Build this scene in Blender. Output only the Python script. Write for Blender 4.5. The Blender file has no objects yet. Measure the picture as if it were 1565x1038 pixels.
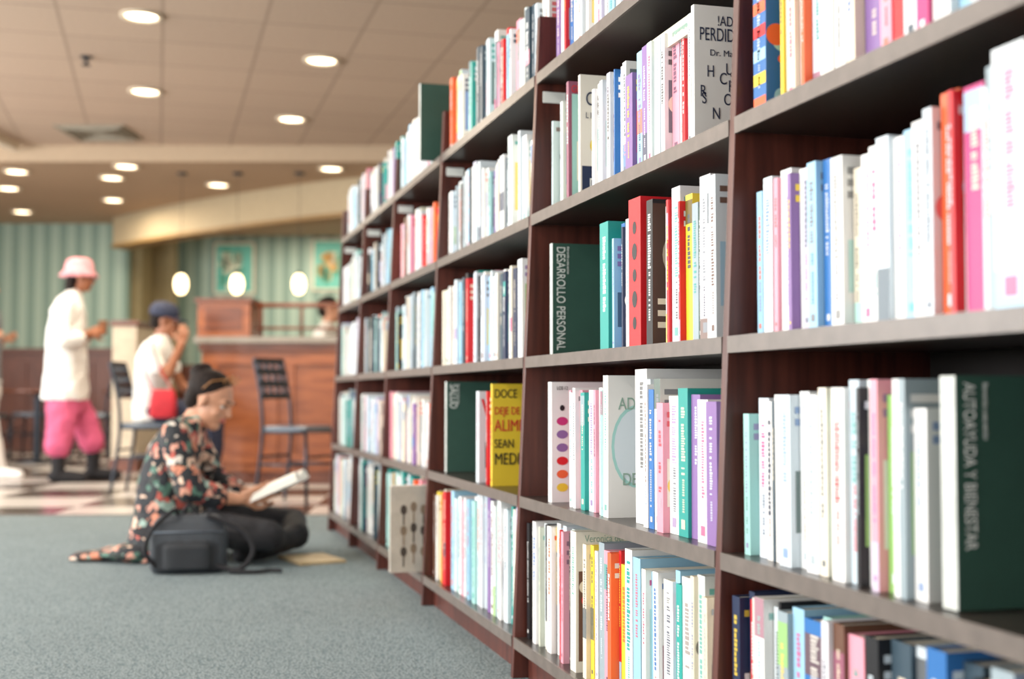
import bpy, math, random
import numpy as np
from mathutils import Vector, Matrix
random.seed(11)
scn = bpy.context.scene
scn.view_settings.view_transform = 'Standard'
scn.view_settings.look = 'None'
scn.view_settings.exposure = 0.14
scn.view_settings.gamma = 1.06

PSI = math.radians(15.48)
CS, SN = math.cos(PSI), math.sin(PSI)
def W(u, v, z=0.0):            # cafe side of the building is laid out at an angle to the shelf row
    return Vector((u*CS+v*SN, -u*SN+v*CS, z))

# ------------------------------------------------------------ materials
def lin(c):
    return c/12.92 if c <= 0.04045 else ((c+0.055)/1.055)**2.4
def hx(s, a=1.0):
    return (lin(int(s[0:2],16)/255), lin(int(s[2:4],16)/255), lin(int(s[4:6],16)/255), a)
def newmat(name):
    m = bpy.data.materials.new(name); m.use_nodes = True
    nt = m.node_tree
    return m, nt, nt.nodes['Principled BSDF']
def mat(name, col, rough=0.6, metal=0.0, var=0.12, scale=25.0, bump=0.0, spec=0.5):
    m, nt, b = newmat(name)
    b.inputs['Roughness'].default_value = rough
    b.inputs['Metallic'].default_value = metal
    b.inputs['Specular IOR Level'].default_value = spec
    n = nt.nodes.new('ShaderNodeTexNoise'); n.inputs['Scale'].default_value = scale; n.inputs['Detail'].default_value = 4
    tc = nt.nodes.new('ShaderNodeTexCoord'); nt.links.new(tc.outputs['Object'], n.inputs['Vector'])
    r = nt.nodes.new('ShaderNodeValToRGB')
    c = hx(col) if isinstance(col, str) else col
    r.color_ramp.elements[0].position = 0.3; r.color_ramp.elements[1].position = 0.7
    r.color_ramp.elements[0].color = (c[0]*(1-var), c[1]*(1-var), c[2]*(1-var), 1)
    r.color_ramp.elements[1].color = (min(1,c[0]*(1+var)), min(1,c[1]*(1+var)), min(1,c[2]*(1+var)), 1)
    nt.links.new(n.outputs['Fac'], r.inputs['Fac']); nt.links.new(r.outputs['Color'], b.inputs['Base Color'])
    if bump:
        bp = nt.nodes.new('ShaderNodeBump'); bp.inputs['Strength'].default_value = bump; bp.inputs['Distance'].default_value = 0.01
        nt.links.new(n.outputs['Fac'], bp.inputs['Height']); nt.links.new(bp.outputs['Normal'], b.inputs['Normal'])
    return m
def wood(name, c1, c2, rough=0.4, scale=(3,3,40)):
    m, nt, b = newmat(name)
    b.inputs['Roughness'].default_value = rough
    tc = nt.nodes.new('ShaderNodeTexCoord'); mp = nt.nodes.new('ShaderNodeMapping')
    mp.inputs['Scale'].default_value = scale
    nt.links.new(tc.outputs['Object'], mp.inputs['Vector'])
    n = nt.nodes.new('ShaderNodeTexNoise'); n.inputs['Scale'].default_value = 2.0; n.inputs['Detail'].default_value = 6
    nt.links.new(mp.outputs['Vector'], n.inputs['Vector'])
    r = nt.nodes.new('ShaderNodeValToRGB')
    r.color_ramp.elements[0].position = 0.32; r.color_ramp.elements[1].position = 0.72
    r.color_ramp.elements[0].color = hx(c1); r.color_ramp.elements[1].color = hx(c2)
    nt.links.new(n.outputs['Fac'], r.inputs['Fac']); nt.links.new(r.outputs['Color'], b.inputs['Base Color'])
    return m
def emis(name, col, s):
    m, nt, b = newmat(name)
    b.inputs['Base Color'].default_value = hx(col)
    b.inputs['Emission Color'].default_value = hx(col); b.inputs['Emission Strength'].default_value = s
    return m

M_UP = wood('mahogany_upright', '3f1d17', '613026', 0.38, (25,25,2))
M_BOARD = mat('charcoal_shelf_board', '332d2a', 0.30, 0, 0.15, 12)
M_EDGE = mat('shelf_edge_sheen', '675e58', 0.35, 0, 0.15, 30)  # sheen along the board lip, put into a lighter edge colour
M_BACK = mat('shelf_back_black', '1a1616', 0.7)
# books: colour attribute
M_BOOK, nt, b = newmat('book_covers')
at = nt.nodes.new('ShaderNodeAttribute'); at.attribute_name = 'Col'
nt.links.new(at.outputs['Color'], b.inputs['Base Color']); b.inputs['Roughness'].default_value = 0.4
b.inputs['Specular IOR Level'].default_value = 0.35
# carpet
M_CARPET, nt, b = newmat('carpet')
b.inputs['Roughness'].default_value = 0.95; b.inputs['Specular IOR Level'].default_value = 0.1
tc = nt.nodes.new('ShaderNodeTexCoord')
n1 = nt.nodes.new('ShaderNodeTexVoronoi'); n1.inputs['Scale'].default_value = 170
mp = nt.nodes.new('ShaderNodeMapping'); mp.inputs['Scale'].default_value = (1.0, 0.55, 1); mp.inputs['Rotation'].default_value = (0,0,0.3)
nt.links.new(tc.outputs['Object'], mp.inputs['Vector']); nt.links.new(mp.outputs['Vector'], n1.inputs['Vector'])
n2 = nt.nodes.new('ShaderNodeTexNoise'); n2.inputs['Scale'].default_value = 3; n2.inputs['Detail'].default_value = 6
nt.links.new(tc.outputs['Object'], n2.inputs['Vector'])
r1 = nt.nodes.new('ShaderNodeValToRGB'); r1.color_ramp.elements[0].color = hx('98a4a6'); r1.color_ramp.elements[1].color = hx('66757a')
r1.color_ramp.elements[0].position = 0.1; r1.color_ramp.elements[1].position = 0.75
nt.links.new(n1.outputs['Distance'], r1.inputs['Fac'])
mx = nt.nodes.new('ShaderNodeMixRGB'); mx.blend_type = 'MULTIPLY'; mx.inputs['Fac'].default_value = 0.2
nt.links.new(r1.outputs['Color'], mx.inputs['Color1']); nt.links.new(n2.outputs['Fac'], mx.inputs['Color2'])
nt.links.new(mx.outputs['Color'], b.inputs['Base Color'])
bp = nt.nodes.new('ShaderNodeBump'); bp.inputs['Strength'].default_value = 0.5; bp.inputs['Distance'].default_value = 0.003; bp.invert = True
nt.links.new(n1.outputs['Distance'], bp.inputs['Height']); nt.links.new(bp.outputs['Normal'], b.inputs['Normal'])
# tile floor
M_TILE, nt, b = newmat('polished_tile')
tc = nt.nodes.new('ShaderNodeTexCoord'); mp = nt.nodes.new('ShaderNodeMapping'); mp.inputs['Rotation'].default_value = (0,0,math.radians(12))
ck = nt.nodes.new('ShaderNodeTexChecker'); ck.inputs['Scale'].default_value = 1.35
ck.inputs['Color1'].default_value = hx('cdc7c1'); ck.inputs['Color2'].default_value = hx('463a34')
nt.links.new(tc.outputs['Object'], mp.inputs['Vector']); nt.links.new(mp.outputs['Vector'], ck.inputs['Vector'])
nt.links.new(ck.outputs['Color'], b.inputs['Base Color']); b.inputs['Roughness'].default_value = 0.24
# ceiling tiles
def ceiling_mat(name, col, line, grid):
    m, nt, b = newmat(name); b.inputs['Roughness'].default_value = 0.9
    tc = nt.nodes.new('ShaderNodeTexCoord')
    br = nt.nodes.new('ShaderNodeTexBrick'); br.offset = 0; br.inputs['Scale'].default_value = 1.0
    br.inputs['Brick Width'].default_value = 0.61; br.inputs['Row Height'].default_value = 0.61
    br.inputs['Mortar Size'].default_value = 0.012 if grid else 0.0
    c = hx(col); br.inputs['Color1'].default_value = c; br.inputs['Color2'].default_value = (c[0]*.93,c[1]*.93,c[2]*.93,1)
    br.inputs['Mortar'].default_value = hx(line)
    nt.links.new(tc.outputs['Object'], br.inputs['Vector'])
    n = nt.nodes.new('ShaderNodeTexNoise'); n.inputs['Scale'].default_value = 40; nt.links.new(tc.outputs['Object'], n.inputs['Vector'])
    mx = nt.nodes.new('ShaderNodeMixRGB'); mx.blend_type='MULTIPLY'; mx.inputs['Fac'].default_value = 0.25
    nt.links.new(br.outputs['Color'], mx.inputs['Color1']); nt.links.new(n.outputs['Fac'], mx.inputs['Color2'])
    nt.links.new(mx.outputs['Color'], b.inputs['Base Color'])
    return m
M_CEIL = ceiling_mat('ceiling_tiles', 'c6ad97', 'ab947f', True)
M_CEIL2 = ceiling_mat('ceiling_plaster', 'b89a7c', '8f7c66', False)
M_STEP = mat('ceiling_step_paint', 'b09a80', 0.8, 0, .04)
# striped green wall
def stripes(name, c1, c2, per):
    m, nt, b = newmat(name); b.inputs['Roughness'].default_value = 0.7
    tc = nt.nodes.new('ShaderNodeTexCoord'); sx = nt.nodes.new('ShaderNodeSeparateXYZ'); nt.links.new(tc.outputs['Object'], sx.inputs[0])
    mu = nt.nodes.new('ShaderNodeMath'); mu.operation='MULTIPLY'; mu.inputs[1].default_value = 2*math.pi/per; nt.links.new(sx.outputs['X'], mu.inputs[0])
    si = nt.nodes.new('ShaderNodeMath'); si.operation='SINE'; nt.links.new(mu.outputs[0], si.inputs[0])
    r = nt.nodes.new('ShaderNodeValToRGB'); r.color_ramp.elements[0].color = hx(c1); r.color_ramp.elements[1].color = hx(c2)
    r.color_ramp.elements[0].position=.35; r.color_ramp.elements[1].position=.65
    ma = nt.nodes.new('ShaderNodeMath'); ma.operation='MULTIPLY_ADD'; ma.inputs[1].default_value=.5; ma.inputs[2].default_value=.5
    nt.links.new(si.outputs[0], ma.inputs[0]); nt.links.new(ma.outputs[0], r.inputs['Fac'])
    nt.links.new(r.outputs['Color'], b.inputs['Base Color'])
    return m
M_STRIPE = stripes('green_striped_wallpaper', '7b9488', '9db2a4', 0.20)
M_OLIVE = mat('olive_wall_shaded', '7d6f4c', 0.8)  # shade on the recessed wall section, mixed into its olive-brown colour
M_WAINS = wood('wainscot_wood', '4f2a20', '74412f', 0.45, (20,20,2))
M_WALL = mat('warm_wall_paint', 'd6cdba', 0.8, 0, 0.05)
M_FASCIA = mat('tan_fascia', 'ab9a7c', 0.8, 0, 0.05)
M_TRIM = mat('cream_trim', 'd8cbb4', 0.6)
M_COUNTER = wood('cherry_counter', '7d3f1d', 'a55c30', 0.35, (2,2,14))
M_COUNTERD = wood('cherry_dark', '5a2c1a', '7d4328', 0.35, (2,2,14))
M_TOP = mat('counter_top_grey', '8d8478', 0.3)
M_METAL = mat('chair_dark_metal', '2c333d', 0.35, 0.6, 0.1)
M_SEAT = mat('chair_seat', '5a6470', 0.35, 0.2, 0.1)
M_BLACK = mat('black_fabric', '15151a', 0.85)
M_DGREY = mat('charcoal_fabric', '24282d', 0.8)
M_SKIN = mat('skin_light', 'c08a6c', 0.5, 0, 0.05)
M_SKIN2 = mat('skin_brown', '9c6244', 0.5, 0, 0.05)
M_LIP = mat('lips', 'a8564c', 0.45)
M_HAIR = mat('dark_hair', '1c1411', 0.75, 0, 0.4, 80, 0.3, 0.2)
M_WHITEF = mat('white_cotton', 'eeeeea', 0.85, 0, 0.04, 8)
M_PINK = mat('pink_trousers', 'd0587f', 0.8, 0, 0.12, 8)
M_PINKHAT = mat('pink_hat', 'dc929a', 0.8, 0, 0.3, 30)
M_REDF = mat('red_fabric', 'c02430', 0.8)
M_BLUEF = mat('navy_cap', '252c44', 0.8)
M_EYEW = mat('eye_white', 'cfc8c0', 0.5); M_IRIS = mat('eye_iris', '2a1a12', 0.3)
M_PAGE = mat('paper_pages', 'f5f1e6', 0.8, 0, 0.03)
M_GREEN = mat('divider_green', '2c4f44', 0.55, 0, 0.05)
M_TXT = mat('white_print', 'e9ede9', 0.6, 0, 0.02)
M_GLOW = emis('lamp_warm_lens', 'ffe6c0', 7.0)
M_PEND = emis('pendant_glass_glow', 'ffe3ae', 5.0)
# floral fabric
M_FLORAL, nt, b = newmat('floral_kimono_fabric'); b.inputs['Roughness'].default_value = .8
tc = nt.nodes.new('ShaderNodeTexCoord')
nz = nt.nodes.new('ShaderNodeTexNoise'); nz.inputs['Scale'].default_value = 24; nt.links.new(tc.outputs['Object'], nz.inputs['Vector'])
av = nt.nodes.new('ShaderNodeMixRGB'); av.inputs['Fac'].default_value=.07; nt.links.new(tc.outputs['Object'], av.inputs['Color1']); nt.links.new(nz.outputs['Color'], av.inputs['Color2'])
vo = nt.nodes.new('ShaderNodeTexVoronoi'); vo.inputs['Scale'].default_value = 29; nt.links.new(av.outputs['Color'], vo.inputs['Vector'])
sp = nt.nodes.new('ShaderNodeSeparateColor'); nt.links.new(vo.outputs['Color'], sp.inputs[0])
rr = nt.nodes.new('ShaderNodeValToRGB'); rr.color_ramp.interpolation='CONSTANT'
cols = ['1d2228','cf8468','e0bfa8','4f7466','1d2228','b9584c','8fa79c','2a3530','ddd2c6','d89a86','c9917a','1d2228']
while len(rr.color_ramp.elements) < len(cols): rr.color_ramp.elements.new(0.5)
for i,c in enumerate(cols):
    rr.color_ramp.elements[i].position = i/len(cols); rr.color_ramp.elements[i].color = hx(c)
nt.links.new(sp.outputs[0], rr.inputs['Fac'])
rm = nt.nodes.new('ShaderNodeValToRGB'); rm.color_ramp.elements[0].position=.5; rm.color_ramp.elements[1].position=.62
rm.color_ramp.elements[0].color=(0,0,0,1); rm.color_ramp.elements[1].color=(1,1,1,1)
nt.links.new(vo.outputs['Distance'], rm.inputs['Fac'])
mx = nt.nodes.new('ShaderNodeMixRGB'); nt.links.new(rm.outputs['Color'], mx.inputs['Fac']); nt.links.new(rr.outputs['Color'], mx.inputs['Color1']); mx.inputs['Color2'].default_value = hx('1c2026')
nt.links.new(mx.outputs['Color'], b.inputs['Base Color'])

# ------------------------------------------------------------ mesh builder
class MB:
    def __init__(s): s.v=[]; s.f=[]; s.m=[]; s.M=Matrix.Identity(4)
    def add(s, vs, fs, m=0):
        o=len(s.v); s.v += [s.M@Vector(p) for p in vs]
        for f in fs: s.f.append([i+o for i in f]); s.m.append(m)
    def box(s,x0,x1,y0,y1,z0,z1,m=0):
        s.add([(x0,y0,z0),(x1,y0,z0),(x1,y1,z0),(x0,y1,z0),(x0,y0,z1),(x1,y0,z1),(x1,y1,z1),(x0,y1,z1)],
              [(0,3,2,1),(4,5,6,7),(0,1,5,4),(1,2,6,5),(2,3,7,6),(3,0,4,7)],m)
    def prism(s, poly, y0, y1, m=0):   # poly of (x,z) extruded along y
        n=len(poly)
        s.add([(p[0],y0,p[1]) for p in poly]+[(p[0],y1,p[1]) for p in poly],
              [tuple(range(n)), tuple(range(2*n-1,n-1,-1))]+[(i,i+n,(i+1)%n+n,(i+1)%n) for i in range(n)],m)
    def rings(s, rings, m=0, cap=True):
        n=len(rings[0]); vs=[p for r in rings for p in r]; fs=[]
        for k in range(len(rings)-1):
            for i in range(n):
                j=(i+1)%n; fs.append((k*n+i,k*n+j,(k+1)*n+j,(k+1)*n+i))
        if cap: fs.append(tuple(range(n-1,-1,-1))); fs.append(tuple(range((len(rings)-1)*n,len(rings)*n)))
        s.add(vs,fs,m)
    def lathe(s, prof, c=(0,0,0), m=0, n=24):
        s.rings([[(c[0]+r*math.cos(2*math.pi*i/n), c[1]+r*math.sin(2*math.pi*i/n), c[2]+z) for i in range(n)] for r,z in prof], m)
    def tube(s, pts, r, m=0, n=10):
        pts=[Vector(p) for p in pts]; rs=[]
        for k,p in enumerate(pts):
            d=(pts[min(k+1,len(pts)-1)]-pts[max(k-1,0)]).normalized()
            a=d.orthogonal().normalized() if k==0 else (pa - d*pa.dot(d)).normalized()
            pa=a; bb=d.cross(a)
            rr=r[k] if isinstance(r,(list,tuple)) else r
            rs.append([p+a*rr*math.cos(2*math.pi*i/n)+bb*rr*math.sin(2*math.pi*i/n) for i in range(n)])
        s.rings(rs,m)
    def build(s, name, mats, loc=(0,0,0), rz=0, parent=None, smooth=False, bevel=0):
        me=bpy.data.meshes.new(name); me.from_pydata([tuple(v) for v in s.v],[],s.f)
        for mm in mats: me.materials.append(mm)
        me.polygons.foreach_set('material_index', s.m)
        if smooth: me.polygons.foreach_set('use_smooth',[True]*len(me.polygons))
        me.update()
        ob=bpy.data.objects.new(name,me); scn.collection.objects.link(ob)
        ob.location=loc; ob.rotation_euler=(0,0,rz)
        if parent: ob.parent=parent
        if bevel:
            bv=ob.modifiers.new('bevel','BEVEL'); bv.width=bevel; bv.segments=2; bv.limit_method='ANGLE'
        return ob
def empty(name, loc=(0,0,0), rz=0):
    e=bpy.data.objects.new(name,None); scn.collection.objects.link(e); e.location=loc; e.rotation_euler=(0,0,rz); e.empty_display_size=.1
    return e
def smoothpath(pts, n=6):
    pts=[Vector(p) for p in pts]; out=[]
    for i in range(len(pts)-1):
        p0=pts[max(i-1,0)];p1=pts[i];p2=pts[i+1];p3=pts[min(i+2,len(pts)-1)]
        for k in range(n):
            t=k/n
            out.append(.5*((2*p1)+(-p0+p2)*t+(2*p0-5*p1+4*p2-p3)*t*t+(-p0+3*p1-3*p2+p3)*t**3))
    out.append(pts[-1]); return out

# ------------------------------------------------------------ room shell
def uvpoly(mb, pts, z, m, flip=False):
    vs=[W(u,v,z) for u,v in pts]; mb.add(vs,[tuple(range(len(vs)))[::-1] if flip else tuple(range(len(vs)))],m)
mb=MB()
uvpoly(mb,[(-9,-5),(9,-5),(9,7.45),(-9,7.45)],0,0)
uvpoly(mb,[(-9,7.45),(9,7.45),(9,19),(-9,19)],0,1)
mb.build('floor',[M_CARPET,M_TILE])
mb=MB(); mb.box(-9,-.3,7.43,7.47,0,.004); mb.build('trim_1',[mat('threshold_metal','6a6058',.4,.6)],(0,0,0),-PSI)
mb=MB()
uvpoly(mb,[(-9,-5),(9,-5),(9,11.7),(-9,11.7)],3.0,0,True)
uvpoly(mb,[(-9,11.7),(9,11.7),(9,19),(-9,19)],2.85,1,True)
mb.add([W(-9,11.7,2.85),W(9,11.7,2.85),W(9,11.7,3.0),W(-9,11.7,3.0)],[(0,1,2,3)],2)
mb.build('ceiling',[M_CEIL,M_CEIL2,M_STEP])
# back walls
mb=MB(); mb.box(-9,-4.84,16,16.15,1.24,2.85,0); mb.box(-9,-4.84,16,16.15,0,1.24,1); mb.box(-9,-4.8,15.95,16.0,1.22,1.28,1)
for i in range(10): mb.box(-8.9+i*.42,-8.6+i*.42,15.975,16.0,.15,1.1,1)
mb.build('wall_back',[M_STRIPE,M_WAINS],(0,0,0),-PSI)
mb=MB(); mb.box(-4.84,-4.4,16.6,16.75,0,2.85,0); mb.box(-4.84,-4.7,16.15,16.6,0,2.85,0); mb.build('wall_recess',[M_OLIVE],(0,0,0),-PSI)
mb=MB(); mb.box(-5.2,6,17.2,17.35,0,2.85,0); mb.box(-5.2,6,17.15,17.2,0,1.1,1); mb.build('wall_cafe',[M_STRIPE,M_WAINS],(0,0,0),-PSI)
mb=MB(); mb.box(5.5,5.6,-3,19,0,3.0,0); mb.build('wall_right',[M_WALL])
# left wall with windows
mb=MB(); wins=[(-1.2,1.4),(2.2,4.8),(5.6,8.2),(9.0,11.6)]
X0,X1=-5.15,-5.0
mb.box(X0,X1,-3,19,0,.7,0); mb.box(X0,X1,-3,19,2.65,3.0,0)
edges=[-3]+[e for w in wins for e in w]+[19]
for i in range(0,len(edges),2): mb.box(X0,X1,edges[i],edges[i+1],.7,2.65,0)
mb.build('wall_left',[M_WALL])
for k,(a,bq) in enumerate(wins):
    mb=MB()
    for y in (a,(a+bq)/2-.02,bq-.05): mb.box(-5.1,-5.04,y,y+.05,.7,2.65)
    for z in (.7,1.9,2.6): mb.box(-5.1,-5.04,a,bq,z,z+.05)
    mb.build('window_%d'%(k+1),[M_TRIM])
    L=bpy.data.lights.new('window_daylight','AREA'); L.shape='RECTANGLE'; L.size=1.95; L.size_y=bq-a; L.energy=(222,222,245,255)[k]; L.color=(1.0,.99,.975)
    o=bpy.data.objects.new('window_daylight',L); scn.collection.objects.link(o); o.location=(-5.12,(a+bq)/2,1.67); o.rotation_euler=(0,math.radians(-90),0)
# curved fascia
pts=smoothpath([(-4.84,15.4,0),(-3.9,14.4,0),(-2.6,13.3,0),(-1.4,12.5,0),(0,12.1,0),(2.5,11.95,0)],6)
mb=MB(); rg=[]
for p in pts: rg.append([(p.x,p.y,2.5),(p.x+.1,p.y+.22,2.5),(p.x+.1,p.y+.22,2.85),(p.x,p.y,2.85)])
mb.rings(rg,0)
rg=[[(p.x-.01,p.y-.03,2.47),(p.x+.1,p.y+.24,2.47),(p.x+.1,p.y+.24,2.51),(p.x-.01,p.y-.03,2.51)] for p in pts]; mb.rings(rg,1)
mb.build('trim_2',[M_FASCIA,mat('fascia_lip','8a6a3c',.6)],(0,0,0),-PSI)
# ceiling tray edge upper left
mb=MB(); 
a=Vector((-3.94,9.5)); c2=Vector((-4.55,11.6))
mb.rings([[(a.x-.8,7.4,2.93),(a.x-.72,7.4,2.93),(a.x-.72,7.4,3.0),(a.x-.8,7.4,3.0)],[(c2.x-.04,c2.y,2.93),(c2.x+.04,c2.y,2.93),(c2.x+.04,c2.y,3),(c2.x-.04,c2.y,3)]],0)
mb.build('trim_3',[M_TRIM],(0,0,0),-PSI)

# ------------------------------------------------------------ ceiling fixtures
def downlight(u,v,zc):
    mb=MB()
    mb.lathe([(.125,0),(.128,-.012),(.105,-.016),(.095,-.004),(.095,0)],m=0)
    mb.lathe([(.001,-.006),(.094,-.006),(.094,-.002),(.001,-.002)],m=1)
    p=W(u,v,zc); mb.build('recessed_light',[M_TRIM,M_GLOW],(p.x,p.y,p.z),0,None,False)
for u,v in [(-2.25,7.65),(-1.31,8.68),(-2.78,9.58),(-1.84,10.55),(-1.0,4.6),(.6,3.0),(-1.4,2.0),(-3.6,5.5),(1.5,6.4)]: downlight(u,v,3.0)
for u,v in [(-3.63,11.92),(-3.96,12.55),(-1.72,12.05),(-3.01,12.98),(-4.40,14.0),(-4.77,12.2),(-5.75,14.9),(-5.24,13.2)]: downlight(u,v,2.85)
mb=MB(); mb.box(-.3,.3,-.3,.3,-.012,0,0)
for i in range(4):
    r0=.26-.06*i
    for a0,a1,b0,b1 in ((-r0,r0,-r0,-r0+.02),(-r0,r0,r0-.02,r0),(-r0,-r0+.02,-r0,r0),(r0-.02,r0,-r0,r0)): mb.box(a0,a1,b0,b1,-.03+.004*i,-.012,0)
p=W(-3.62,11.1,3.0); mb.build('air_vent',[mat('vent_grey','8a8272',.6)],p,-PSI)
mb=MB(); mb.lathe([(.04,0),(.04,-.01),(.012,-.012),(.012,-.05),(.03,-.055),(.03,-.06),(.001,-.06)],n=14); p=W(-2.9,8.6,3.0); mb.build('sprinkler_head',[M_METAL],p)
for u,v in [(-3.2,12.3),(-2.66,12.3),(-2.06,12.3)]:
    zc=.7+(603-434)*v/1950
    mb=MB(); prof=[(.001,-.10)]+[(.065*math.sin(math.pi*t/10)**.8,-.10*math.cos(math.pi*t/10)) for t in range(1,10)]+[(.001,.10)]
    mb.lathe(prof,m=0); mb.lathe([(.02,.092),(.02,.12),(.006,.125),(.002,.13),(.002,2.85-zc-.02),(.05,2.85-zc-.02),(.05,2.85-zc)],m=1,n=12)
    mb.build('pendant_lamp',[M_PEND,M_METAL],W(u,v,zc),0,None,True)
# wall posters
def poster(u,v,w,z0,z1,seed):
    mb=MB(); random.seed(seed)
    mb.box(-w/2,w/2,-.03,0,z0,z1,0); mb.box(-w/2+.03,w/2-.03,-.036,-.03,z0+.03,z1-.03,1)
    for i in range(14):
        x=random.uniform(-w/2+.06,w/2-.2); z=random.uniform(z0+.06,z1-.25); mb.box(x,x+random.uniform(.06,.14),-.04,-.036,z,z+random.uniform(.05,.18),random.choice([2,3,4]))
    mb.build('wall_poster',[M_TRIM,mat('poster_teal','5fb0a0'),mat('poster_orange','d09a4a'),mat('poster_green','3f8f74'),mat('poster_cream','d8dcc0')],W(u,v,0),-PSI)
poster(-3.75,17.19,.55,2.05,2.75,3); poster(-2.45,17.19,.5,2.1,2.8,5)
random.seed(21)

# ------------------------------------------------------------ bookcase
YS=[-1.2,-.42,.77,1.909,3.085,4.208,5.111,5.90,6.646]   # upright far faces
XF=lambda z:.85+.043*z
ZL=[.10,.447,.793,1.15,1.51]; HT=1.66; XB=1.27; TH=.022; T=.022
case=empty('bookcase',(0,0,0))
mb=MB()
for y in YS: mb.prism([(XF(0),0),(XB,0),(XB,HT),(XF(HT),HT)],y-TH,y,0)
mb.build('uprights',[M_UP],parent=case,bevel=.002)
mb=MB()
for k in range(len(YS)-1):
    y0,y1=YS[k],YS[k+1]-TH
    for z in ZL:
        mb.box(XF(z)+.004,XB-.02,y0,y1,z-T,z,0)
        mb.box(XF(z)-.002,XF(z)+.004,y0,y1,z-T-.004,z+.001,1)
    mb.box(XF(0)+.04,XF(0)+.06,y0,y1,0,.10-T,2)
mb.build('shelf_boards',[M_BOARD,M_EDGE,M_UP],parent=case)
mb=MB(); mb.box(XB-.015,XB,YS[0],YS[-1]-.001,0,HT,0); mb.build('back_panel',[M_BACK],parent=case)
mb=MB()
for k in range(2,len(YS)-1):
    yf=YS[k+1]-TH
    for z in (1.50,):
        mb.box(XF(z)+.015,XF(z)+.075,yf-.003,yf,z-.062,z-.034,0)
mb.build('shelf_labels',[M_TXT],parent=case)

# ------------------------------------------------------------ books
PAL=dict(w='f0f1f0',W='d9e6ee',c='ebdfc6',C='f2ecdc',b='9ccbe6',B='2f6fb5',n='1f2d4d',t='2aa097',T='a4d8d2',r='d8222a',o='f0683a',p='efa0b2',m='c8357a',u='8a6aa6',y='f3d23c',g='93c66e',G='1f4a40',k='1c1c20',s='9aabb3',d='3c4f5c',h='6b4a3a',l='cbc6de',a='9a5a72')
PC={k:hx(v) for k,v in PAL.items()}
BV=[];BF=[];BC=[]
PAGES=hx('e4dcc9')
def bbox(M,x0,x1,y0,y1,z0,z1,c):
    o=len(BV)
    for p in ((x0,y0,z0),(x1,y0,z0),(x1,y1,z0),(x0,y1,z0),(x0,y0,z1),(x1,y0,z1),(x1,y1,z1),(x0,y1,z1)): BV.append(tuple(M@Vector(p)))
    for f in ((0,3,2,1),(4,5,6,7),(0,1,5,4),(1,2,6,5),(2,3,7,6),(3,0,4,7)): BF.append([i+o for i in f]); BC.append(c)
def bquad(M,ps,c):
    o=len(BV)
    for p in ps: BV.append(tuple(M@Vector(p)))
    BF.append(list(range(o,o+len(ps)))); BC.append(c)
def mixc(a,b,t): return tuple(a[i]*(1-t)+b[i]*t for i in range(3))+(1,)
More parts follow.
